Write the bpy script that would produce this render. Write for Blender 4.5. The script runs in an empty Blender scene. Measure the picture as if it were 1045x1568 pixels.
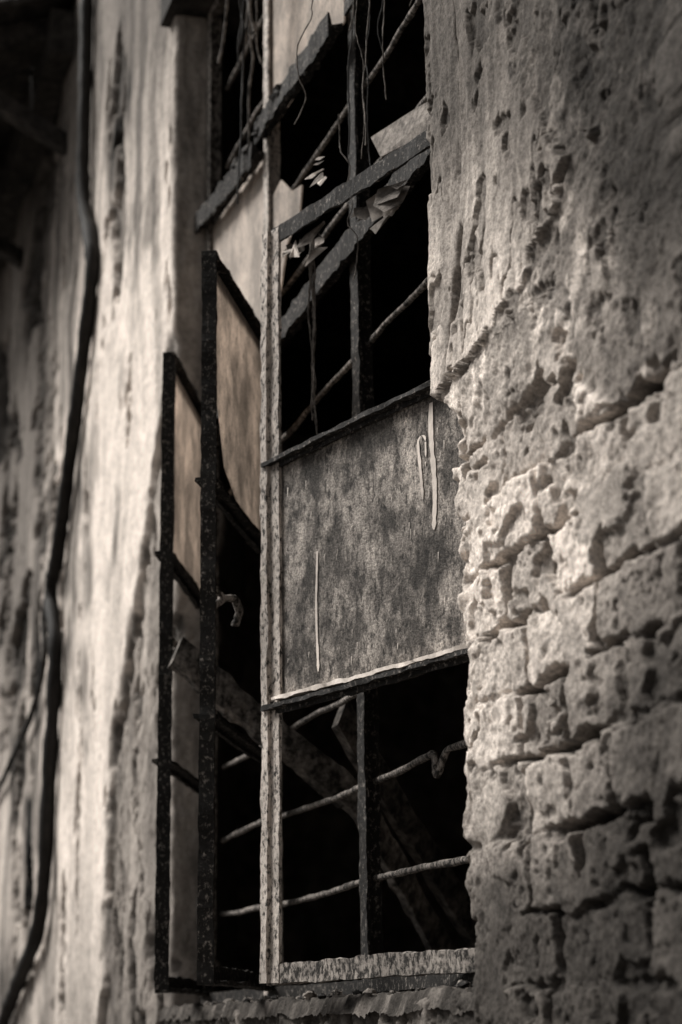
import bpy, math, random
import numpy as np
from mathutils import Vector, Matrix
random.seed(4)
TINT=(1.115,1.0,0.90)
# ---------------------------------------------------------------- noise
def _h(ix,iy,seed):
    ix=ix.astype(np.int64).astype(np.uint64); iy=iy.astype(np.int64).astype(np.uint64)
    n=(ix*np.uint64(374761393)+iy*np.uint64(668265263)+np.uint64(seed*982451653+12345))&np.uint64(0xffffffff)
    n=((n^(n>>np.uint64(13)))*np.uint64(1274126177))&np.uint64(0xffffffff)
    n=((n^(n>>np.uint64(15)))*np.uint64(2246822519))&np.uint64(0xffffffff)
    n=n^(n>>np.uint64(16))
    return n.astype(np.float64)/4294967295.0
def vn(x,y,seed=0):
    x0=np.floor(x);y0=np.floor(y);fx=x-x0;fy=y-y0
    fx=fx*fx*fx*(fx*(fx*6-15)+10);fy=fy*fy*fy*(fy*(fy*6-15)+10)
    a=_h(x0,y0,seed);b=_h(x0+1,y0,seed);c=_h(x0,y0+1,seed);d=_h(x0+1,y0+1,seed)
    return (a*(1-fx)+b*fx)*(1-fy)+(c*(1-fx)+d*fx)*fy
def fbm(x,y,o=4,seed=0,g=0.5):
    s=0;a=1;t=0
    for i in range(o):
        ca,sa=math.cos(i*.9),math.sin(i*.9)
        xr=x*ca-y*sa;yr=x*sa+y*ca
        s=s+a*vn(xr*(2.03**i)+i*17.3,yr*(2.03**i)+i*9.1,seed+i);t+=a;a*=g
    return s/t
def ss(a,b,x):
    t=np.clip((x-a)/(b-a),0,1);return t*t*(3-2*t)
# ---------------------------------------------------------------- materials
def newmat(name):
    m=bpy.data.materials.new(name);m.use_nodes=True
    nt=m.node_tree;nt.nodes.clear()
    out=nt.nodes.new('ShaderNodeOutputMaterial');b=nt.nodes.new('ShaderNodeBsdfPrincipled')
    nt.links.new(b.outputs[0],out.inputs[0]);b.inputs['Roughness'].default_value=.9
    b.inputs['Specular IOR Level'].default_value=.25
    return m,nt,b
def noise(nt,scale,detail=6,rough=.6,vec=None):
    n=nt.nodes.new('ShaderNodeTexNoise');n.inputs['Scale'].default_value=scale
    n.inputs['Detail'].default_value=detail;n.inputs['Roughness'].default_value=rough
    if vec is not None: nt.links.new(vec,n.inputs['Vector'])
    return n.outputs[0]
def coords(nt,scale=(1,1,1)):
    g=nt.nodes.new('ShaderNodeNewGeometry');mp=nt.nodes.new('ShaderNodeMapping');mp.inputs['Scale'].default_value=scale
    nt.links.new(g.outputs['Position'],mp.inputs[0]);return mp.outputs[0]
def ramp(nt,fac,stops,tint=False):
    r=nt.nodes.new('ShaderNodeValToRGB');e=r.color_ramp.elements
    while len(e)<len(stops): e.new(.5)
    T=TINT if tint else (1,1,1)
    for i,(p,v) in enumerate(stops):
        e[i].position=p;e[i].color=(v*T[0],v*T[1],v*T[2],1)
    nt.links.new(fac,r.inputs[0]);return r.outputs[0]
def mixc(nt,fac,a,b,mode='MIX'):
    m=nt.nodes.new('ShaderNodeMix');m.data_type='RGBA';m.blend_type=mode
    if isinstance(fac,float): m.inputs[0].default_value=fac
    else: nt.links.new(fac,m.inputs[0])
    for i,v in ((6,a),(7,b)):
        if isinstance(v,tuple): m.inputs[i].default_value=v
        else: nt.links.new(v,m.inputs[i])
    return m.outputs[2]
def bump(nt,b,h,dist,strength=1.0):
    n=nt.nodes.new('ShaderNodeBump');n.inputs['Distance'].default_value=dist;n.inputs['Strength'].default_value=strength
    nt.links.new(h,n.inputs['Height']);nt.links.new(n.outputs[0],b.inputs['Normal']);return n
def wall_mat(name,bscale=160,bd=.004,lo=.5,hi=1.5,lo2=.68,hi2=1.28):
    m,nt,b=newmat(name)
    a=nt.nodes.new('ShaderNodeAttribute');a.attribute_name='Col'
    c=coords(nt)
    n1=noise(nt,bscale,8,.75,c);n2=noise(nt,bscale*.28,6,.7,c)
    f=ramp(nt,n1,[(.32,lo),(.5,1.0),(.70,hi)])
    col=mixc(nt,1.0,a.outputs['Color'],f,'MULTIPLY')
    col=mixc(nt,1.0,col,ramp(nt,n2,[(.32,lo2),(.5,1.0),(.70,hi2)]),'MULTIPLY')
    nt.links.new(col,b.inputs['Base Color']);b.inputs['Roughness'].default_value=.95
    b.inputs['Specular IOR Level'].default_value=.15
    bump(nt,b,mixc(nt,.5,n1,n2),bd)
    return m
def paint_mat(name,dark,light,lo,hi,scale=60,rough=.75,vec=(1,1,.5),bd=.002,spec=.25):
    m,nt,b=newmat(name);c=coords(nt,vec)
    n1=noise(nt,scale,8,.75,c)
    col=ramp(nt,n1,[(0,dark*.5),(lo,dark),(hi,light),(1,light*1.2)],True)
    n2=noise(nt,9,4,.6,c)
    col=mixc(nt,1.0,col,ramp(nt,n2,[(.3,.5),(.7,1.25)]),'MULTIPLY')
    nt.links.new(col,b.inputs['Base Color']);b.inputs['Roughness'].default_value=rough
    b.inputs['Specular IOR Level'].default_value=spec
    bump(nt,b,noise(nt,scale*2,8,.75,c),bd)
    return m
M_wall=wall_mat('weathered_masonry',170,.006,.45,1.55,.6,1.35); M_left=wall_mat('lime_plaster',60,.009,.68,1.2,.72,1.16)
M_dark=paint_mat('rusted_dark_steel',.016,.34,.545,.66,120,.75,(1,1,.8),.003)
M_mid=paint_mat('peeling_steel_paint',.035,.66,.41,.50,130,.7,(1,1,.6),.004)
M_frame=paint_mat('old_frame_paint',.03,.42,.45,.57,110,.8,(1,1,.6),.004)
M_wood=paint_mat('weathered_wood',.03,.30,.42,.62,34,.9,(1,1,1),.004)
M_cable=paint_mat('cable_rubber',.010,.03,.4,.7,40,.7)
M_room=paint_mat('sooty_interior',.14,.42,.35,.65,3,.95,(1,1,1),.01)
M_cord=paint_mat('dry_root',.04,.34,.4,.65,80,.9)
M_ground=paint_mat('dirt_ground',.08,.16,.35,.7,6,.95,(1,1,1),.02)
M_roof=paint_mat('dark_timber',.014,.07,.4,.7,20,.9,(1,1,1))
M_drip=paint_mat('white_paint_run',.65,.85,.3,.6,60,.5)
M_scrap=paint_mat('paper_scrap',.40,.80,.40,.58,30,.8,(1,1,1))
M_board=paint_mat('fibre_board_scrap',.12,.38,.38,.62,60,.9,(1,1,1),.004)
def panel_mat(name,lo,mid,hi,trans=0.0,sc=22,con=1.0,w=.06):
    m,nt,b=newmat(name)
    c=coords(nt,(1,1,.62));c2=coords(nt)
    n1=noise(nt,sc,10,.72,c);n2=noise(nt,5,5,.65,c2);n3=noise(nt,240,4,.75,c2);n4=noise(nt,75,7,.72,coords(nt,(1,1,.55)))
    col=ramp(nt,n1,[(.5-w,lo),(.5,mid),(.5+w,hi)],True)
    col=mixc(nt,1.0,col,ramp(nt,n2,[(.38,1-.45*con),(.60,1.2)]),'MULTIPLY')
    col=mixc(nt,1.0,col,ramp(nt,n3,[(.35,1-.65*con),(.5,1.0),(.65,1+.7*con)]),'MULTIPLY')
    col=mixc(nt,1.0,col,ramp(nt,n4,[(.38,1-.75*con),(.46,1.0),(.64,1+.45*con)]),'MULTIPLY')
    nt.links.new(col,b.inputs['Base Color']);b.inputs['Roughness'].default_value=.8
    bump(nt,b,mixc(nt,.5,n4,n3),.010*con+.002)
    if trans:
        t=nt.nodes.new('ShaderNodeBsdfTranslucent');nt.links.new(col,t.inputs[0])
        mx=nt.nodes.new('ShaderNodeMixShader');mx.inputs[0].default_value=trans
        nt.links.new(b.outputs[0],mx.inputs[1]);nt.links.new(t.outputs[0],mx.inputs[2])
        nt.links.new(mx.outputs[0],[n for n in nt.nodes if n.type=='OUTPUT_MATERIAL'][0].inputs[0])
    return m
M_panelA=panel_mat('grimy_sheet',.09,.24,.38,0,14,1.0)
M_paneC=panel_mat('dusty_white_pane',.55,.68,.78,.4,10,.25)
M_paneB=panel_mat('dusty_grey_pane',.48,.62,.75,.5,14,.35,.12)
# ---------------------------------------------------------------- helpers
col=bpy.context.scene.collection
def empty(name):
    e=bpy.data.objects.new(name,None);col.objects.link(e);return e
def grid(name,P,C,mat,parent,flip=False):
    n,m=P.shape[:2]
    me=bpy.data.meshes.new(name)
    me.vertices.add(n*m);me.vertices.foreach_set('co',P.reshape(-1).astype(np.float32))
    I=np.arange(n*m).reshape(n,m)
    q=np.stack([I[:-1,:-1],I[1:,:-1],I[1:,1:],I[:-1,1:]],-1).reshape(-1,4)
    if flip:q=q[:,::-1]
    k=len(q);me.loops.add(k*4);me.loops.foreach_set('vertex_index',q.reshape(-1).astype(np.int32))
    me.polygons.add(k);me.polygons.foreach_set('loop_start',np.arange(0,4*k,4,dtype=np.int32))
    me.polygons.foreach_set('loop_total',np.full(k,4,np.int32))
    me.update(calc_edges=True)
    ca=me.color_attributes.new('Col','FLOAT_COLOR','POINT')
    A=np.ones((n*m,4),np.float32);A[:,:3]=C.reshape(-1,1)*np.array(TINT)
    ca.data.foreach_set('color',A.reshape(-1))
    me.polygons.foreach_set('use_smooth',np.ones(k,bool))
    me.materials.append(mat)
    o=bpy.data.objects.new(name,me);col.objects.link(o);o.parent=parent;return o
def mesh(name,V,Fc,mat,parent,smooth=False):
    me=bpy.data.meshes.new(name);me.from_pydata([tuple(v) for v in V],[],Fc);me.update()
    me.materials.append(mat)
    o=bpy.data.objects.new(name,me);col.objects.link(o);o.parent=parent;return o
def box(name,a,b,mat,parent):
    x0,y0,z0=a;x1,y1,z1=b
    V=[(x0,y0,z0),(x1,y0,z0),(x1,y1,z0),(x0,y1,z0),(x0,y0,z1),(x1,y0,z1),(x1,y1,z1),(x0,y1,z1)]
    return mesh(name,V,[(0,3,2,1),(4,5,6,7),(0,1,5,4),(1,2,6,5),(2,3,7,6),(3,0,4,7)],mat,parent)
def sweep(name,p0,p1,S,T,prof,mat,parent,jit=.0011,seg=None,bow=0):
    p0=Vector(p0);p1=Vector(p1);S=Vector(S).normalized();T=Vector(T).normalized()
    L=(p1-p0).length;seg=seg or max(2,int(L/.008));V=[];Fc=[];k=len(prof)
    kn=seg//4+3
    K=[[(random.uniform(-1,1),random.uniform(-1,1)) for _ in range(k)] for _ in range(kn)]
    wa=random.uniform(0,6)
    for i in range(seg+1):
        w_=math.sin(wa+i*.045)*jit*1.2
        c=p0.lerp(p1,i/seg)+T*bow*math.sin(math.pi*i/seg)+S*w_
        q=i/4;a=int(q);fr=q-a;fr=fr*fr*(3-2*fr)
        for j,(s,t) in enumerate(prof):
            js=K[a][j][0]*(1-fr)+K[a+1][j][0]*fr;jt=K[a][j][1]*(1-fr)+K[a+1][j][1]*fr
            V.append(c+S*(s+jit*js+jit*.35*random.uniform(-1,1))+T*(t+jit*jt+jit*.35*random.uniform(-1,1)))
    for i in range(seg):
        for j in range(k):
            a=i*k+j;b=i*k+(j+1)%k;Fc.append((a,b,b+k,a+k))
    Fc.append(tuple(range(k))[::-1]);Fc.append(tuple(seg*k+j for j in range(k)))
    return mesh(name,V,Fc,mat,parent)
def tube(name,pts,r,mat,parent,wob=0,sub=8,bev=3):
    cu=bpy.data.curves.new(name,'CURVE');cu.dimensions='3D';cu.bevel_depth=r;cu.bevel_resolution=bev
    cu.use_fill_caps=True
    Q=[]
    P=[Vector(p) for p in pts]
    for i in range(len(P)-1):
        p0=P[max(i-1,0)];p1=P[i];p2=P[i+1];p3=P[min(i+2,len(P)-1)]
        for j in range(sub):
            t=j/sub
            q=.5*((2*p1)+(p2-p0)*t+(2*p0-5*p1+4*p2-p3)*t*t+(-p0+3*p1-3*p2+p3)*t**3)
            Q.append(q+Vector([random.uniform(-wob,wob) for _ in range(3)]))
    Q.append(P[-1])
    s=cu.splines.new('POLY');s.points.add(len(Q)-1)
    for i,q in enumerate(Q):
        s.points[i].co=(*q,1);s.points[i].radius=random.uniform(.85,1.15)
    cu.materials.append(mat)
    o=bpy.data.objects.new(name,cu);col.objects.link(o);o.parent=parent;return o
def rect(w0,w1,t0,t1): return [(w0,t0),(w1,t0),(w1,t1),(w0,t1)]
# ---------------------------------------------------------------- building
bld=empty('old_masonry_building')
PZ=.0968;Z0=1.943
def bricks(x,z,seed=1,L=.245):
    xw=x+.034*(fbm(x*5,z*5,3,seed+50)-.5)+.013*(fbm(x*38,z*38,3,seed+57)-.5)
    zw=z+.034*(fbm(x*4,z*4,3,seed+60)-.5)+.014*(fbm(x*28,z*28,3,seed+67)-.5)
    row=np.floor((zw-Z0)/PZ);fz=(zw-Z0)/PZ-row
    odd=np.mod(row,2)
    LL=np.where(odd>0,L,L*.60)*(.85+.35*_h(row,row*0+5,seed+9))
    off=_h(row,row*0,seed+7)*.3
    q=(xw+off)/LL;cc=np.floor(q);fx=q-cc
    rnd=_h(cc,row,seed+3);rnd2=_h(cc,row,seed+4);rnd3=_h(cc,row,seed+5)
    d=np.minimum(np.minimum(fx,1-fx)*LL*.8,np.minimum(fz,1-fz)*PZ)
    d=d+.014*(fbm(x*45,z*45,4,seed+70)-.5)+.012*(fbm(x*12,z*12,3,seed+71)-.5)
    m=ss(.001,.009,d)
    fill=ss(.48,.66,fbm(x*8,z*11,4,seed+74));m=np.maximum(m,fill*.85)
    worn=ss(.40,.70,fbm(x*6,z*6,3,seed+80))
    h=m*(.014+.014*(rnd-.5))*(1-.45*worn)
    h=h+m*((fx-.5)*(rnd2-.5)*.014+(fz-.5)*(rnd3-.2)*.008)
    h=h+.011*(fbm(x*22,z*22,5,seed+90,.6)-.5)+.005*(fbm(x*110,z*110,3,seed+95)-.5)
    pit=ss(.70,.78,fbm(x*44,z*44,3,seed+99));h=h-.005*pit
    gap=ss(.46,.60,fbm(x*6,z*9,3,seed+101))*(1-m);h=h-.030*gap
    bro=ss(.60,.63,fbm(x*9,z*11,4,seed+103,.55));h=h-.010*bro
    c=(.54+.50*(rnd-.5))*(m)+.32*(1-m)
    c=c*(.56+.88*fbm(x*13,z*13,5,seed+110,.62))*(1-.35*pit)*(1-.75*gap)*(1-.30*bro)
    return h,c
def right_field(x,z):
    hb,cb=bricks(x,z)
    # thin cement smears surviving over the brickwork
    sm=ss(.585,.61,fbm(x*7,z*9,5,150,.58));hs=.013+.009*(fbm(x*26,z*26,4,152)-.5);cs=.26+.34*fbm(x*14,z*14,5,155,.6)
    hb=hb*(1-sm)+np.maximum(hs,hb*.8)*sm;cb=cb*(1-sm)+cs*sm
    # rough crumbly strip along the jamb
    rj=ss(.10,.03,x+2.508+.05*(fbm(x*14,z*14,4,157)-.5));hb=hb*(1-.45*rj)+rj*(.006+.022*(fbm(x*30,z*24,4,158,.6)-.5))
    rough=fbm(x*24,z*24,5,201,.62);big=fbm(x*7,z*5,4,203)
    hr=.010+.015*(rough-.5)+.012*(big-.5)+.004*(fbm(x*90,z*90,3,205)-.5)
    pits=ss(.62,.70,fbm(x*22,z*16,5,207,.6));hr=hr-.005*pits
    spots=ss(.56,.62,fbm(x*22,z*17,5,210,.6))
    cr=(.15+.30*fbm(x*9,z*7,5,220,.6)+.30*spots*ss(.4,.6,fbm(x*5,z*5,2,222)))*(1-.45*pits)
    w=fbm(x*7,z*7,4,230)
    thr=2.54-.28*(x+2.5)
    m2=ss(-.02,.02,(z-thr)+(w-.5)*.34+.06*(fbm(x*40,z*40,3,233)-.5))
    h=hb*(1-m2)+hr*m2+.003*m2;c=cb*(1-m2)+cr*m2
    bz=np.array([0,2.47,2.52,2.555,2.58,2.62,2.66,2.70,2.79,2.93,3.08,3.6,7]);bx=np.array([-2.8,-2.72,-2.60,-2.50,-2.25,-2.20,-2.10,-2.04,-2.12,-2.22,-2.27,-2.32,-2.3])
    zz=z+.08*(fbm(x*13,z*13,5,240,.62)-.5)
    xx=x+.13*(fbm(x*12,z*10,5,245,.60)-.5)
    d=np.interp(zz,bz,bx)-xx
    up=ss(2.72,2.85,z)
    m1=ss(-.002,.004+.016*up,np.minimum(d,.2))
    isl=ss(.63,.65,fbm(x*8,z*7,5,247,.58))*ss(2.45,2.55,z);m1=np.maximum(m1,isl*.9)
    st=fbm(x*50,z*7,4,250);und=fbm(x*7,z*4,3,255)
    hp=.021-.003*up+.010*(und-.5)+.008*(st-.5)+.003*(fbm(x*80,z*60,3,257)-.5)
    crack=ss(.013,.0,np.abs(fbm(x*13,z*3.2,4,260)-.5))*ss(.46,.56,fbm(x*5,z*3,2,261))
    hp=hp-.009*crack
    chip=ss(.62,.64,fbm(x*11,z*6,5,262,.58));hp=hp-.007*chip
    cp=.30+.52*(fbm(x*34,z*5,4,265))*(.3+1.4*fbm(x*8,z*6,5,266,.6))+.10*(und-.5)
    cp=cp*(1-.40*chip)*(1-.7*crack)
    lip=ss(.03,.003,np.abs(d))*.004*m1*(1-up)
    h=h*(1-m1)+(hp+lip)*m1;c=c*(1-m1)+cp*m1
    # slanting fissure beside the render strip
    cx=-2.535+.39*(np.minimum(z,2.80)-2.555)+.020*(fbm(z*14,z*0,3,270)-.5)
    wd=.007+.007*ss(2.6,2.74,z)
    g=np.exp(-((x-cx)/wd)**2)*ss(2.54,2.57,z)*ss(2.79,2.76,z)
    g=np.maximum(g,.6*np.exp(-((x-(-2.45+.03*(fbm(z*10,z*0,4,272)-.5)))/.005)**2)*ss(2.76,2.8,z)*ss(.35,.5,vn(z*9,z*0,274)))
    h=h-.034*g;c=c*(1-.93*g)
    strip=ss(.0,-.006,x-cx)*ss(2.5,2.54,z)
    h=h-.006*strip;c=c*(1-.15*strip)
    gr=.86*ss(2.02,1.62,z+.25*(fbm(x*3,z*3,3,280)-.5)-.22*(x+2.5))+.74*ss(2.46,2.95,z+.42*(x+2.25)+.2*(fbm(x*4,z*4,3,281)-.5))  # vignette falloff painted into the wall colour: darker low, high and rightwards
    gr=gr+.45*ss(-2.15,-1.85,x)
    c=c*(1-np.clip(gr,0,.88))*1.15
    c=c*(1+.40*ss(.30,.08,x+2.5)*ss(2.56,2.5,z)*ss(1.85,2.05,z))  # highlight on the bricks by the jamb, painted as lighter colour
    far=ss(-1.6,-1.0,x);h=h*(1-.3*far)
    return h,np.clip(c,0,.85)
sA=np.concatenate([np.linspace(-.30,-.02,15),np.arange(-.012,.80,.0028),np.linspace(.81,6.6,150)])
zA=np.concatenate([np.linspace(0,1.45,40),np.arange(1.46,3.40,.0028),np.linspace(3.41,7.6,120)])
S,Z=np.meshgrid(sA,zA,indexing='ij')
rowi=np.floor((Z-Z0)/PZ)
xe=-2.512+.036*(_h(rowi,rowi*0,31)-.5)*ss(0,.16,np.abs((Z-Z0)/PZ-rowi))*ss(0,.16,1-np.abs((Z-Z0)/PZ-rowi))+.026*(fbm(Z*14,Z*0+3,5,32,.65)-.5)
jz=np.interp(Z,[0,2.50,2.535,2.57,2.60,6.2],[0,0,-.055,-.085,-.098,-.098]);xe=xe*(1)+jz
xe=np.where(Z>2.56,-2.612+.014*(fbm(Z*12,Z*0,4,35,.6)-.5),xe)
Xw=xe+np.maximum(S,0)
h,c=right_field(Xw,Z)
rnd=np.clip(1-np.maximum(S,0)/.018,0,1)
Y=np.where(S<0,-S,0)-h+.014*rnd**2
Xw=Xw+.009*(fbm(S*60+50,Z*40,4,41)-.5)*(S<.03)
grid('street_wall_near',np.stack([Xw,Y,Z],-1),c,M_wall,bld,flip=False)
# left / far wall ------------------------------------------------------------
def left_field(x,z):
    wx=x+.30*(fbm(x*1.5,z*1.5,3,300)-.5)
    st=fbm(wx*9,z*.8,5,301,.6);st2=fbm(wx*3,z*.7,3,305);bl=fbm(x*2.2,z*1.8,5,307,.6)
    c=.97-.28*ss(.46,.72,st)-.26*ss(.48,.70,st2)-.44*ss(.48,.64,bl)
    h=.010+.024*(fbm(x*2.5,z*1.0,4,310)-.5)+.008*(fbm(x*20,z*12,5,312,.6)-.5)
    ch=ss(.63,.66,fbm(x*4.5,z*2.0,5,320,.62));h=h-.024*ch;c=c*(1-.52*ch)
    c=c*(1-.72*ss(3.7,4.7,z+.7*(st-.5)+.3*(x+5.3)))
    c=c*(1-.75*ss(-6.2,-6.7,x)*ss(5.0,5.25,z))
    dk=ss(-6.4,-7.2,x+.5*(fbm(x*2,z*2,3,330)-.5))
    dk=dk*ss(2.5,3.3,z+.4*(fbm(x*2,z*2,3,331)-.5));hb,cb=bricks(x,z,9)
    pb=ss(.44,.50,fbm(x*2.2,z*2.6,5,333))*dk
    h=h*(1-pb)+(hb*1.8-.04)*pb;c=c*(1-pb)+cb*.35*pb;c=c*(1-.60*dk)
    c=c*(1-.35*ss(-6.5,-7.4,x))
    bx=np.interp(z,[0,1.6,2.0,2.4,2.7,3.1,3.5,7],[-5.4,-5.35,-5.30,-5.28,-4.98,-4.75,-4.50,-4.4])
    d=(x+.20*(fbm(x*7,z*3,5,340,.6)-.5))-bx
    m=ss(0,.03,d)
    hg=-.010+.026*(fbm(x*18,z*9,5,345,.62)-.5);cg=.10+.50*fbm(x*10,z*4,5,350,.62)*(.3+1.4*fbm(x*4,z*3,3,351))
    pt=ss(.56,.61,fbm(x*12,z*4.5,5,353,.58));hg=hg-.020*pt;cg=cg*(1-.7*pt)
    h=h*(1-m)+hg*m;c=c*(1-m)+cg*m
    e=np.exp(-((d-.0)/.024)**2)*ss(.46,.56,fbm(x*3,z*5,3,352));c=c*(1-.85*e);h=h-.014*e
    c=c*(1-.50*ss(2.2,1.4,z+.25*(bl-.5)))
    return h,np.clip(c,0,.9)
sL=np.concatenate([np.linspace(-.30,-.09,8),np.arange(-.085,.1,.004),np.arange(.1,2.2,.008),np.arange(2.2,4.6,.014),np.linspace(4.62,12,120)])
zL=np.concatenate([np.linspace(0,1.35,30),np.arange(1.36,4.2,.0085),np.arange(4.2,5.6,.014),np.linspace(5.61,7.6,40)])
S,Z=np.meshgrid(sL,zL,indexing='ij')
Xl=-4.545-np.maximum(S,0)+.010*(fbm(Z*8,Z*0,4,360)-.5)-np.where(S<-.088,(-.088-S)*2.6,0)
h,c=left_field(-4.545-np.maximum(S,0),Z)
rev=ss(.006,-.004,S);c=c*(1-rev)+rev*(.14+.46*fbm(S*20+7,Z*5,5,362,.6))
c=np.where(S<-.095,.08,c)  # shade of the recess behind the frame, put into the colour
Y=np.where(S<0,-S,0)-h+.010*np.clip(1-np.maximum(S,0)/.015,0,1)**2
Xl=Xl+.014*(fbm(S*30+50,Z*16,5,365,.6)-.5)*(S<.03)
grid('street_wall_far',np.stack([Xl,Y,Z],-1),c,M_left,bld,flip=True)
# wall under and over the window --------------------------------------------
def under(name,x0,x1,z0,z1,rx,rz,y0,dark,seed):
    X,Zz=np.meshgrid(np.linspace(x0,x1,rx),np.linspace(z0,z1,rz),indexing='ij')
    hb,cb=bricks(X,Zz,seed)
    m=ss(.42,.55,fbm(X*5,Zz*5,3,seed+400))
    hh=hb*m+(1-m)*(.014+.034*(fbm(X*18,Zz*22,5,seed+401,.65)-.5))
    top=ss(z1-.02,z1,Zz) if z1<2 else ss(z0+.02,z0,Zz)
    cc=(cb*m+(1-m)*(.10+.3*fbm(X*12,Zz*12,4,seed+402)))*dark
    Y=y0-hh+top*.03
    grid(name,np.stack([X,Y,Zz],-1),cc,M_wall,bld)
under('wall_below_window',-4.56,-2.44,0,1.655,420,420,.012,.24,12)
under('wall_above_window',-4.56,-2.5,4.45,7.6,120,120,.02,.5,14)
X,Yy=np.meshgrid(np.linspace(-4.56,-2.44,620),np.linspace(-.010,.31,80),indexing='ij')
Zs=1.652+.024*(fbm(X*16,Yy*16,5,500,.65)-.5)+.010*(fbm(X*70,Yy*70,3,503)-.5)-.03*ss(.004,-.010,Yy)
grid('window_sill_bed',np.stack([X,Yy+.016*(fbm(X*40,Yy*40+9,4,507)-.5),Zs],-1),.03+.22*fbm(X*30,Yy*30,4,505)**2,M_wall,bld)
# crumbs of masonry lying on the sill
deb=empty('masonry_rubble')
def lump(n,cx,cy,cz,r,mat,par):
    V=[];Fc=[];nu,nv=9,6
    for i in range(nv+1):
        for j in range(nu):
            t=math.pi*i/nv;p=2*math.pi*j/nu;rr=r*random.uniform(.65,1.2)
            V.append((cx+rr*1.4*math.sin(t)*math.cos(p),cy+rr*math.sin(t)*math.sin(p),cz+rr*.7*math.cos(t)))
    for i in range(nv):
        for j in range(nu):
            Fc.append((i*nu+j,i*nu+(j+1)%nu,(i+1)*nu+(j+1)%nu,(i+1)*nu+j))
    mesh(n,V,Fc,mat,par)
for i in range(46):
    r_=random.uniform(.003,.013)
    lump('crumb',random.uniform(-4.2,-2.6),random.uniform(-.0,.06),1.652+r_*.5,r_,random.choice([M_frame,M_board,M_dark]),deb)
box('timber_lintel',(-4.62,-.035,4.33),(-2.45,.30,4.47),M_roof,bld)
# room ------------------------------------------------------------------------
def quad(n,V,m): return mesh(n,V,[(0,1,2,3)],m,bld)
x0,x1,y0,y1,zf,zc=-9,1.5,.30,4.2,.35,4.75
quad('room_back_wall',[(x0,y1,zf),(x1,y1,zf),(x1,y1,zc),(x0,y1,zc)],M_room)
quad('room_end_wall',[(x0,y0,zf),(x0,y1,zf),(x0,y1,zc),(x0,y0,zc)],M_room)
quad('room_near_wall',[(x1,y0,zf),(x1,y1,zf),(x1,y1,zc),(x1,y0,zc)],M_room)
quad('room_floor',[(x0,y0,zf),(x1,y0,zf),(x1,y1,zf),(x0,y1,zf)],M_room)
quad('room_ceiling',[(x0,y0,zc),(x1,y0,zc),(x1,y1,zc),(x0,y1,zc)],M_roof)
quad('inner_face_a',[(x0,y0,zf),(-5.07,y0,zf),(-5.07,y0,zc),(x0,y0,zc)],M_room)
quad('inner_face_b',[(-2.62,y0,zf),(x1,y0,zf),(x1,y0,zc),(-2.62,y0,zc)],M_room)
quad('inner_face_c',[(-5.07,y0,zf),(-2.62,y0,zf),(-2.62,y0,1.65),(-5.07,y0,1.65)],M_room)
quad('inner_face_d',[(-5.07,y0,4.4),(-2.62,y0,4.4),(-2.62,y0,zc),(-5.07,y0,zc)],M_room)
for i in range(7):
    box('ceiling_beam_%d'%i,(-8.6+i*1.1,.32,4.50),(-8.48+i*1.1,4.18,4.74),M_roof,bld)
box('room_pier',(-7.0,2.1,.36),(-6.7,2.4,4.7),M_room,bld)
mesh('roof_slab',[(-17,-.05,7.6),(4.3,-.05,7.6),(4.3,6,9),(-17,6,9),(-17,-.05,7.7),(4.3,-.05,7.7),(4.3,6,9.1),(-17,6,9.1)],[(0,3,2,1),(4,5,6,7),(0,1,5,4),(1,2,6,5),(2,3,7,6),(3,0,4,7)],M_roof,bld)
box('gable_wall_far',(-16.9,.05,0),(-16.6,6,7.6),M_room,bld)
box('gable_wall_near',(3.7,.05,0),(4.0,6,7.6),M_room,bld)
box('rear_wall',(-16.9,5.7,0),(4.0,6,7.6),M_room,bld)
can=empty('timber_canopy')
for i in range(16):
    xx=-6.42-i*.30
    sweep('canopy_board_%d'%i,(xx,.0,5.42+random.uniform(-.02,.02)),(xx+random.uniform(-.03,.03),-.75,5.16+random.uniform(-.04,.02)),(1,0,0),(0,0,1),rect(-.145,.145,-.012,.012),M_roof,can,.004)
for xx in (-6.45,-7.6,-8.8,-10.0,-11.2):
    sweep('canopy_rafter',(xx,.0,5.35),(xx,-.72,5.10),(1,0,0),(0,0,1),rect(-.04,.04,-.06,.04),M_roof,can,.003)
    sweep('canopy_strut',(xx,-.01,4.85),(xx,-.55,5.14),(1,0,0),(0,0,1),rect(-.035,.035,-.035,.035),M_roof,can,.003)
sweep('canopy_wall_plate',(-6.3,-.05,5.25),(-11.4,-.05,5.25),(0,1,0),(0,0,1),rect(-.05,.05,-.10,.08),M_roof,can,.003)
sweep('canopy_fascia',(-6.3,-.73,5.10),(-11.4,-.73,5.10),(0,1,0),(0,0,1),rect(-.015,.015,-.06,.06),M_roof,can,.003)
n=60;gx=np.sign(np.linspace(-1,1,n))*np.abs(np.linspace(-1,1,n))**3*400
X,Yg=np.meshgrid(gx,gx,indexing='ij')
g=grid('ground',np.stack([X,Yg,.02*(fbm(X,Yg,3,600)-.5)],-1),X*0+.12,M_ground,None,flip=False)
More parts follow.
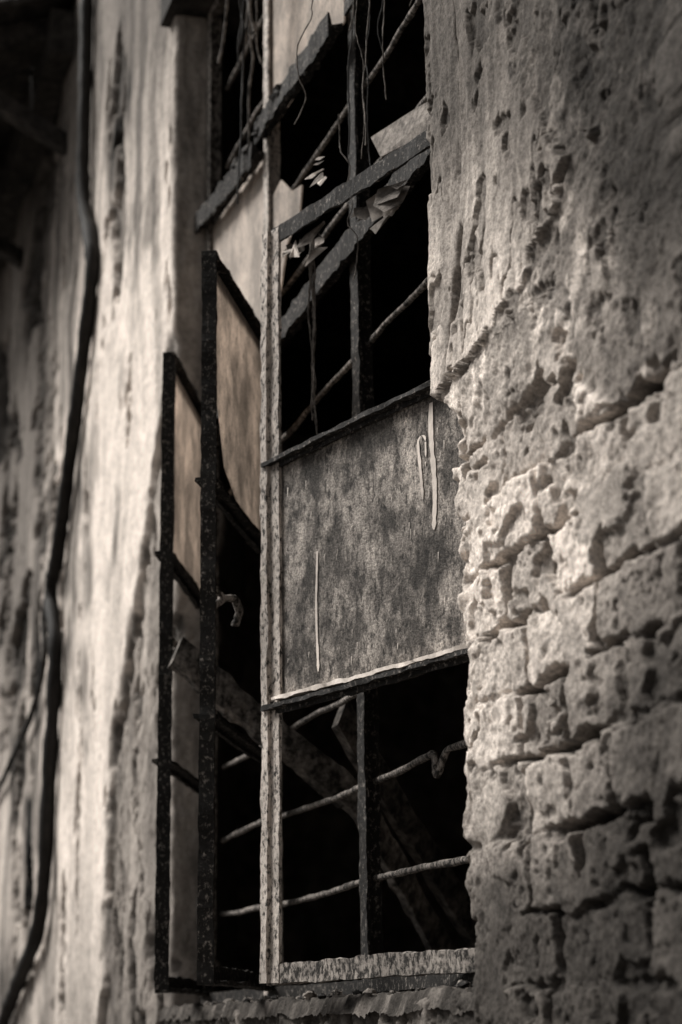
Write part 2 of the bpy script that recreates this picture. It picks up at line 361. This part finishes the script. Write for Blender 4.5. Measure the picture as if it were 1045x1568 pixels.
# ---------------------------------------------------------------- steel window
win=empty('steel_window_frame')
FY=.08
TEE=[(-.020,0),(.020,0),(.020,.006),(.004,.006),(.004,.035),(-.004,.035),(-.004,.006),(-.020,.006)]
X_=(1,0,0);Yv=(0,1,0);Zv=(0,0,1)
def vbar(n,x,z0,z1,w=.02,mat=M_frame,y=FY,jit=.0011):
    sweep(n,(x,y,z0),(x,y,z1),X_,Yv,[(s*w/.02,t) for s,t in TEE],mat,win,jit)
def hbar(n,x0,x1,z,w=.02,mat=M_frame,y=FY,zb=None,jit=.0011):
    sweep(n,(x0,y,z),(x1,y,zb if zb else z),Zv,Yv,[(s*w/.02,t) for s,t in TEE],mat,win,jit)
vbar('jamb_far',-4.51,1.66,4.35);vbar('jamb_near',-2.64,1.66,4.35)
vbar('mullion_b',-3.92,1.66,4.35,.02,M_mid)
vbar('mullion_a',-3.335,1.66,4.35,.022,M_dark,.105,.0018)
hbar('head',-4.53,-2.62,4.33);hbar('bottom_rail',-4.53,-2.62,1.672,.012,M_dark)
hbar('transom',-4.53,-2.62,3.125,.026,M_dark,FY,None,.0035)
hbar('upper_transom_b',-3.92,-3.32,3.66,.028,M_dark,.05,3.63,.005);hbar('upper_transom_c',-4.60,-3.93,3.70,.026,M_dark,.05,3.63,.005)
hbar('upper_transom_a',-3.30,-2.62,3.66,.02,M_dark)
for cx,cz in ((-3.9,3.66),(-3.72,3.67),(-4.58,3.69),(-4.1,3.67),(-3.99,3.66)):
    lump('corrosion_lump',cx,.06,cz,random.uniform(.016,.028),M_dark,win)
gr=empty('window_grille')
for z in (1.865,2.05,2.23,2.92,3.28,3.50,3.86,4.1):
    pts=[]
    xx=-4.5;ph=random.uniform(0,6)
    while xx<-2.55:
        pts.append((xx,.13+random.uniform(-.003,.003),z+.004*math.sin(xx*5+ph)+random.uniform(-.002,.002)));xx+=.16
    if abs(z-2.05)<.01:
        pts=[p for p in pts if p[0]<-3.1]+[(-3.05,.13,2.055),(-3.011,.13,2.053),(-2.99,.125,2.02),(-2.975,.125,2.018),(-2.945,.13,2.052),(-2.84,.13,2.05),(-2.55,.13,2.05)]
    tube('rod_%d'%int(z*100),pts,.0062,M_frame,gr,.0008,5)
# ---------------------------------------------------------------- leaves
LV=(1.69,2.167,2.632,3.097)
def ANG(w): return [(0,0),(w,0),(w,.006),(.007,.006),(.007,.030),(0,.030)]
def leaf(name,hg,fr,frt,mat,mat_free,rails,fw=.032):
    e=empty(name)
    H0=Vector((hg[0],hg[1],0));F0=Vector((fr[0],fr[1],0));F1=Vector((frt[0],frt[1],0))
    d=(F0-H0).normalized();nin=Vector((-d.y,d.x,0))
    if nin.y<0:nin=-nin
    z0,z3=LV[0]-.012,LV[3]+.012
    Hb=H0+Vector((0,0,z0));Ht=H0+Vector((0,0,z3));Fb=F0+Vector((0,0,z0));Ft=F1+Vector((0,0,z3))
    sweep(name+'_free_stile',Fb,Ft,-d,nin,ANG(fw),mat_free,e,.0013)
    if fw>.04: sweep(name+'_free_stile_bead',Fb-d*.012-nin*.004,Ft-d*.012-nin*.004,-d,nin,rect(-.012,.010,-.004,.005),mat_free,e,.0017)
    sweep(name+'_hinge_stile',Hb,Ht,d,nin,ANG(.032),mat,e)
    def P(u,z):
        k=(z-z0)/(z3-z0);return H0.lerp(F0.lerp(F1,k),u)+Vector((0,0,z))
    for i,z in enumerate(LV):
        if i in rails:
            if i in(0,3):
                sg=1 if i==0 else -1
                sweep('%s_rail_%d'%(name,i),P(.012,z-sg*.012)+nin*.001,P(.988,z-sg*.012)+nin*.001,Vector((0,0,sg)),nin,ANG(.034),rails[i],e,.0022)
            else:
                T2=[(-.013,0),(-.004,0),(-.004,-.014),(.004,-.014),(.004,0),(.013,0),(.013,.006),(.004,.006),(.004,.026),(-.004,.026),(-.004,.006),(-.013,.006)]
                sweep('%s_rail_%d'%(name,i),P(.03,z),P(.985,z),Zv,nin,T2,rails[i],e,.0018)
    return e,P,nin
def pane(name,pts,P,nin,mat,parent,off=.010,th=.004):
    V=[P(u,z)+nin*off for u,z in pts]+[P(u,z)+nin*(off+th) for u,z in pts];k=len(pts)
    Fc=[tuple(range(k)),tuple(range(2*k-1,k-1,-1))]+[(i,i+k,(i+1)%k+k,(i+1)%k) for i in range(k)]
    return mesh(name,V,Fc,mat,parent)
lA,PA,nA=leaf('open_casement_sash',(-2.645,.083),(-3.283,-.100),(-3.275,-.100),M_mid,M_mid,{0:M_frame,1:M_dark,2:M_dark,3:M_dark},.052)
pane('sheet_panel',[(.03,LV[1]+.008),(.97,LV[1]+.008),(.97,LV[2]-.006),(.5,LV[2]-.004),(.03,LV[2]-.006)],PA,nA,M_panelA,lA,.007)
sweep('putty_ledge',PA(.02,LV[1]+.009)-nA*.006,PA(.93,LV[1]+.009)-nA*.006,Zv,nA,rect(-.003,.0035,-.008,.010),M_drip,lA,.0018)
def drip(pts,w,P,nin,parent):
    V=[];Fc=[]
    for i,(u,z) in enumerate(pts):
        ww=w*(.6+.5*random.random())*(1 if i<len(pts)-1 else .3)
        V+= [P(u-ww,z)+nin*.0055,P(u+ww,z)+nin*.0055]
    for i in range(len(pts)-1):Fc.append((2*i,2*i+1,2*i+3,2*i+2))
    mesh('paint_run',V,Fc,M_drip,parent)
def zs(a,b,n):return [a+(b-a)*i/n for i in range(n+1)]
drip([(.200+.005*math.sin(z*30),z) for z in zs(2.61,2.39,24)],.0105,PA,nA,lA)
drip([(.262-.02*math.sin((2.55-z)*9),z) for z in zs(2.548,2.45,14)],.0065,PA,nA,lA)
drip([(.245+.016*math.cos(t),2.548+.012*math.sin(t)) for t in zs(0,3.14,10)],.005,PA,nA,lA)
drip([(.229,z) for z in zs(2.546,2.52,5)],.0045,PA,nA,lA)
drip([(.74+.004*math.sin(z*25),z) for z in zs(2.43,2.21,20)],.006,PA,nA,lA)
for i in range(34):
    u=random.uniform(.1,.9);z=random.uniform(2.2,2.6)
    drip([(u,z+random.uniform(.002,.008)),(u+.002,z-random.uniform(.002,.012))],random.uniform(.0012,.0028),PA,nA,lA)
lB,PB,nB=leaf('open_casement_sash',(-3.915,.075),(-3.372,-.20),(-3.385,-.20),M_dark,M_dark,{0:M_dark,2:M_dark,3:M_dark,1:M_dark})
pane('broken_pane',[(.03,LV[3]-.005),(.97,LV[3]-.005),(.97,2.86),(.86,2.83),(.74,2.70),(.55,2.66),(.3,2.64),(.03,2.64)],PB,nB,M_paneB,lB)
lC,PC,nC=leaf('open_casement_sash',(-4.505,.075),(-3.965,-.152),(-3.975,-.152),M_dark,M_dark,{0:M_dark,1:M_dark,2:M_dark,3:M_dark})
pane('dusty_pane',[(.03,LV[3]-.005),(.97,LV[3]-.005),(.97,2.64),(.03,2.64)],PC,nC,M_paneB,lC)
for P_,n_,e_,z in ((PB,nB,lB,2.40),(PC,nC,lC,2.42)):
    tube('latch_handle',[P_(.93,z)+n_*.03,P_(.88,z+.005)+n_*.05,P_(.84,z-.015)+n_*.055,P_(.82,z-.04)+n_*.045],.008,M_frame,e_,.001,5)
    tube('latch_plate',[P_(.97,z+.02)+n_*.02,P_(.93,z)+n_*.035,P_(.97,z-.02)+n_*.02],.007,M_frame,e_,.001,5)
for e_,P_,n_ in ((lA,PA,nA),(lB,PB,nB),(lC,PC,nC)):
    for z in (1.85,2.9):
        tube('hinge',[P_(.0,z),P_(.0,z+.06)],.009,M_dark,e_,0,2)
def fp(name,pts,mat,y=.092,th=.004):
    k=len(pts);V=[(x,y,z) for x,z in pts]+[(x,y+th,z) for x,z in pts]
    Fc=[tuple(range(k)),tuple(range(2*k-1,k-1,-1))]+[(i,i+k,(i+1)%k+k,(i+1)%k) for i in range(k)]
    return mesh(name,V,Fc,mat,win)
fp('fixed_pane_c_low',[(-4.50,3.14),(-3.935,3.14),(-3.935,3.64),(-4.50,3.68)],M_paneC)
fp('fixed_pane_b_up',[(-3.91,3.68),(-3.34,3.65),(-3.34,4.31),(-3.91,4.31)],M_paneB)
fp('pane_remnant',[(-3.90,3.50),(-3.83,3.51),(-3.74,3.44),(-3.66,3.42),(-3.68,3.36),(-3.78,3.33),(-3.84,3.24),(-3.9,3.22)],M_paneB)
sh=empty('broken_glass_shards')
def shard(pts,th=.004,mat=M_paneB):
    k=len(pts);V=[(x+0,y,z) for x,y,z in pts]+[(x+.001,y+th,z) for x,y,z in pts]
    Fc=[tuple(range(k)),tuple(range(2*k-1,k-1,-1))]+[(i,i+k,(i+1)%k+k,(i+1)%k) for i in range(k)]
    mesh('shard',V,Fc,mat,sh)
shard([(-3.086,.06,3.253),(-3.03,.06,3.185),(-2.82,.10,3.150),(-2.80,.10,3.185),(-2.83,.1,3.215),(-2.912,.09,3.232)],mat=M_board)
def scrap(cx,cy,cz,r_,fl,mat):
    k=random.choice([4,4,5,6]);ang=sorted(random.uniform(0,6.28) for _ in range(k));ro_=random.uniform(-1,1);az=random.uniform(.4,1.0)
    V=[(cx,cy-.08*r_,cz)]
    for t in ang:
        a=r_*random.uniform(.6,1)*math.cos(t);b=r_*fl*random.uniform(.6,1)*math.sin(t)
        dx=a*math.cos(ro_)-b*math.sin(ro_);dz=a*math.sin(ro_)+b*math.cos(ro_)
        V.append((cx+dx*math.cos(az)-.2*dz,cy+dx*math.sin(az)+.4*dz+random.uniform(-.1,.1)*r_,cz+dz))
    Fc=[(0,i,i%k+1) for i in range(1,k+1)]
    mesh('flake',V,Fc,mat,sh)
for cx,cy,cz,n_,w_,rm in ((-3.11,-.04,3.165,6,.7,.032),(-3.20,-.06,3.08,8,.75,.042),(-3.15,-.03,3.05,4,.4,.04),(-3.02,.02,3.08,4,.4,.035),(-2.93,.04,3.04,7,.35,.055),(-2.88,.04,3.06,3,.2,.045)):
    for i in range(n_):
        scrap(cx+random.uniform(-.03,.03),cy+random.uniform(-.01,.01),cz+random.uniform(-.03,.03),random.uniform(.4,1.1)*rm,random.uniform(.35,1.0),M_scrap if random.random()<w_ else M_board)
# ---------------------------------------------------------------- planks
pl=empty('broken_timber_plank')
pq=[(-.032,-.02),(.0,-.024),(.030,-.018),(.032,.016),(.004,.020),(-.030,.018)]
sweep('plank',(-3.785,-.155,2.37),(-3.84,.27,2.07),(0,.4,1),(1,0,0),pq,M_wood,pl,.005,50)
sweep('plank_inner',(-3.84,.27,2.07),(-4.25,.62,1.74),(0,.4,1),(1,0,0),pq,M_wood,pl,.004,50)
pl2=empty('broken_timber_plank')
sweep('plank_beam',(-3.70,.18,2.24),(-4.3,.85,1.60),(0,.4,1),(1,0,0),pq,M_wood,pl2,.004,50)
# ---------------------------------------------------------------- cables
cb=empty('hanging_cable')
tube('main_cable',[(-5.9,-.04,5.6),(-5.876,-.04,5.134),(-5.859,-.04,4.74),(-5.83,-.04,4.354),(-5.612,-.04,4.024),(-5.776,-.04,3.719),(-5.983,-.04,3.419),(-6.168,-.04,3.17),(-6.288,-.04,3.059),(-6.148,-.04,2.825),(-6.204,-.04,2.395),(-6.301,-.04,1.975),(-6.735,-.04,1.777),(-7.115,-.04,1.629),(-7.6,-.04,1.3)],.025,M_cable,cb,.001,10)
tube('branch_cable',[(-6.25,-.03,3.18),(-6.337,-.03,3.141),(-6.491,-.03,3.033),(-6.457,-.03,2.862),(-6.701,-.03,2.716),(-7.179,-.03,2.616),(-7.533,-.03,2.547),(-8.2,-.03,2.45)],.011,M_cable,cb,.001,10)
rt=empty('hanging_roots')
def cord(x,y,z0,z1,r=.0018,amp=.012,k=9,mat=M_cord):
    pts=[];xx=x;yy=y
    for i in range(k+1):
        pts.append((xx,yy,z0+(z1-z0)*i/k));xx+=random.uniform(-amp,amp);yy+=random.uniform(-amp,amp)*.5
    tube('root',pts,r,mat,rt,.0008,6,1)
for i in range(9):cord(-3.76+random.uniform(-.05,.05),0,4.4,3.4+random.uniform(0,.5),random.uniform(.0015,.004),.02,12,M_cable if i%2 else M_cord)
for i in range(14):cord(-3.04+random.uniform(-.07,.07),.02,4.3,3.1+random.uniform(0,.6),random.uniform(.0008,.0015),.018,18,random.choice([M_cord,M_cable]))
for i in range(5):cord(-3.215+random.uniform(-.012,.012),-.02,3.10,2.64+random.uniform(0,.15),random.uniform(.001,.0022),.008,12)
cord(-3.1,.0,3.3,2.95,.0012,.03);cord(-3.0,.0,3.7,3.3,.0012,.04,10);cord(-2.9,.0,3.6,3.4,.001,.05,10)
# ---------------------------------------------------------------- camera, light, world
f=2850/1568*36;p=math.radians(15.5);psi=math.radians(17.8);ro=math.radians(0.7)
hv=Vector((-math.cos(psi),math.sin(psi),0));r=Vector((math.sin(psi),math.cos(psi),0))
Fv=hv*math.cos(p)+Vector((0,0,math.sin(p)));U=-hv*math.sin(p)+Vector((0,0,math.cos(p)))
R2=r*math.cos(ro)-U*math.sin(ro);U2=U*math.cos(ro)+r*math.sin(ro)
cd=bpy.data.cameras.new('camera');cam=bpy.data.objects.new('camera',cd);col.objects.link(cam)
M=Matrix.Identity(4)
for i in range(3):M[i][0]=R2[i];M[i][1]=U2[i];M[i][2]=-Fv[i]
M[0][3],M[1][3],M[2][3]=0,-1.0,1.6
cam.matrix_world=M
cd.sensor_fit='VERTICAL';cd.sensor_height=36;cd.sensor_width=24;cd.lens=f;cd.clip_end=2000;cd.clip_start=.05
cd.dof.use_dof=True;cd.dof.focus_distance=3.1;cd.dof.aperture_fstop=3.8
bpy.context.scene.camera=cam
el=math.radians(47);ax,ay=-.62,-.78
sd=Vector((ax*math.cos(el),ay*math.cos(el),math.sin(el)))
sun=bpy.data.lights.new('sun','SUN');sun.energy=4.8;sun.angle=math.radians(26);sun.color=(1,.965,.92)
so=bpy.data.objects.new('sun',sun);col.objects.link(so);so.rotation_euler=sd.to_track_quat('Z','Y').to_euler()
w=bpy.data.worlds.new('World');bpy.context.scene.world=w;w.use_nodes=True;nt=w.node_tree;nt.nodes.clear()
sk=nt.nodes.new('ShaderNodeTexSky');sk.sky_type='NISHITA';sk.sun_disc=False;sk.sun_elevation=el
sk.sun_rotation=math.atan2(sd.x,sd.y)
hs=nt.nodes.new('ShaderNodeHueSaturation');hs.inputs['Saturation'].default_value=0.0
bg=nt.nodes.new('ShaderNodeBackground');bg.inputs[1].default_value=.05;o=nt.nodes.new('ShaderNodeOutputWorld')
nt.links.new(sk.outputs[0],hs.inputs['Color']);nt.links.new(hs.outputs[0],bg.inputs[0]);nt.links.new(bg.outputs[0],o.inputs[0])
sc=bpy.context.scene;sc.view_settings.view_transform='Standard';sc.view_settings.look='None';sc.view_settings.exposure=0
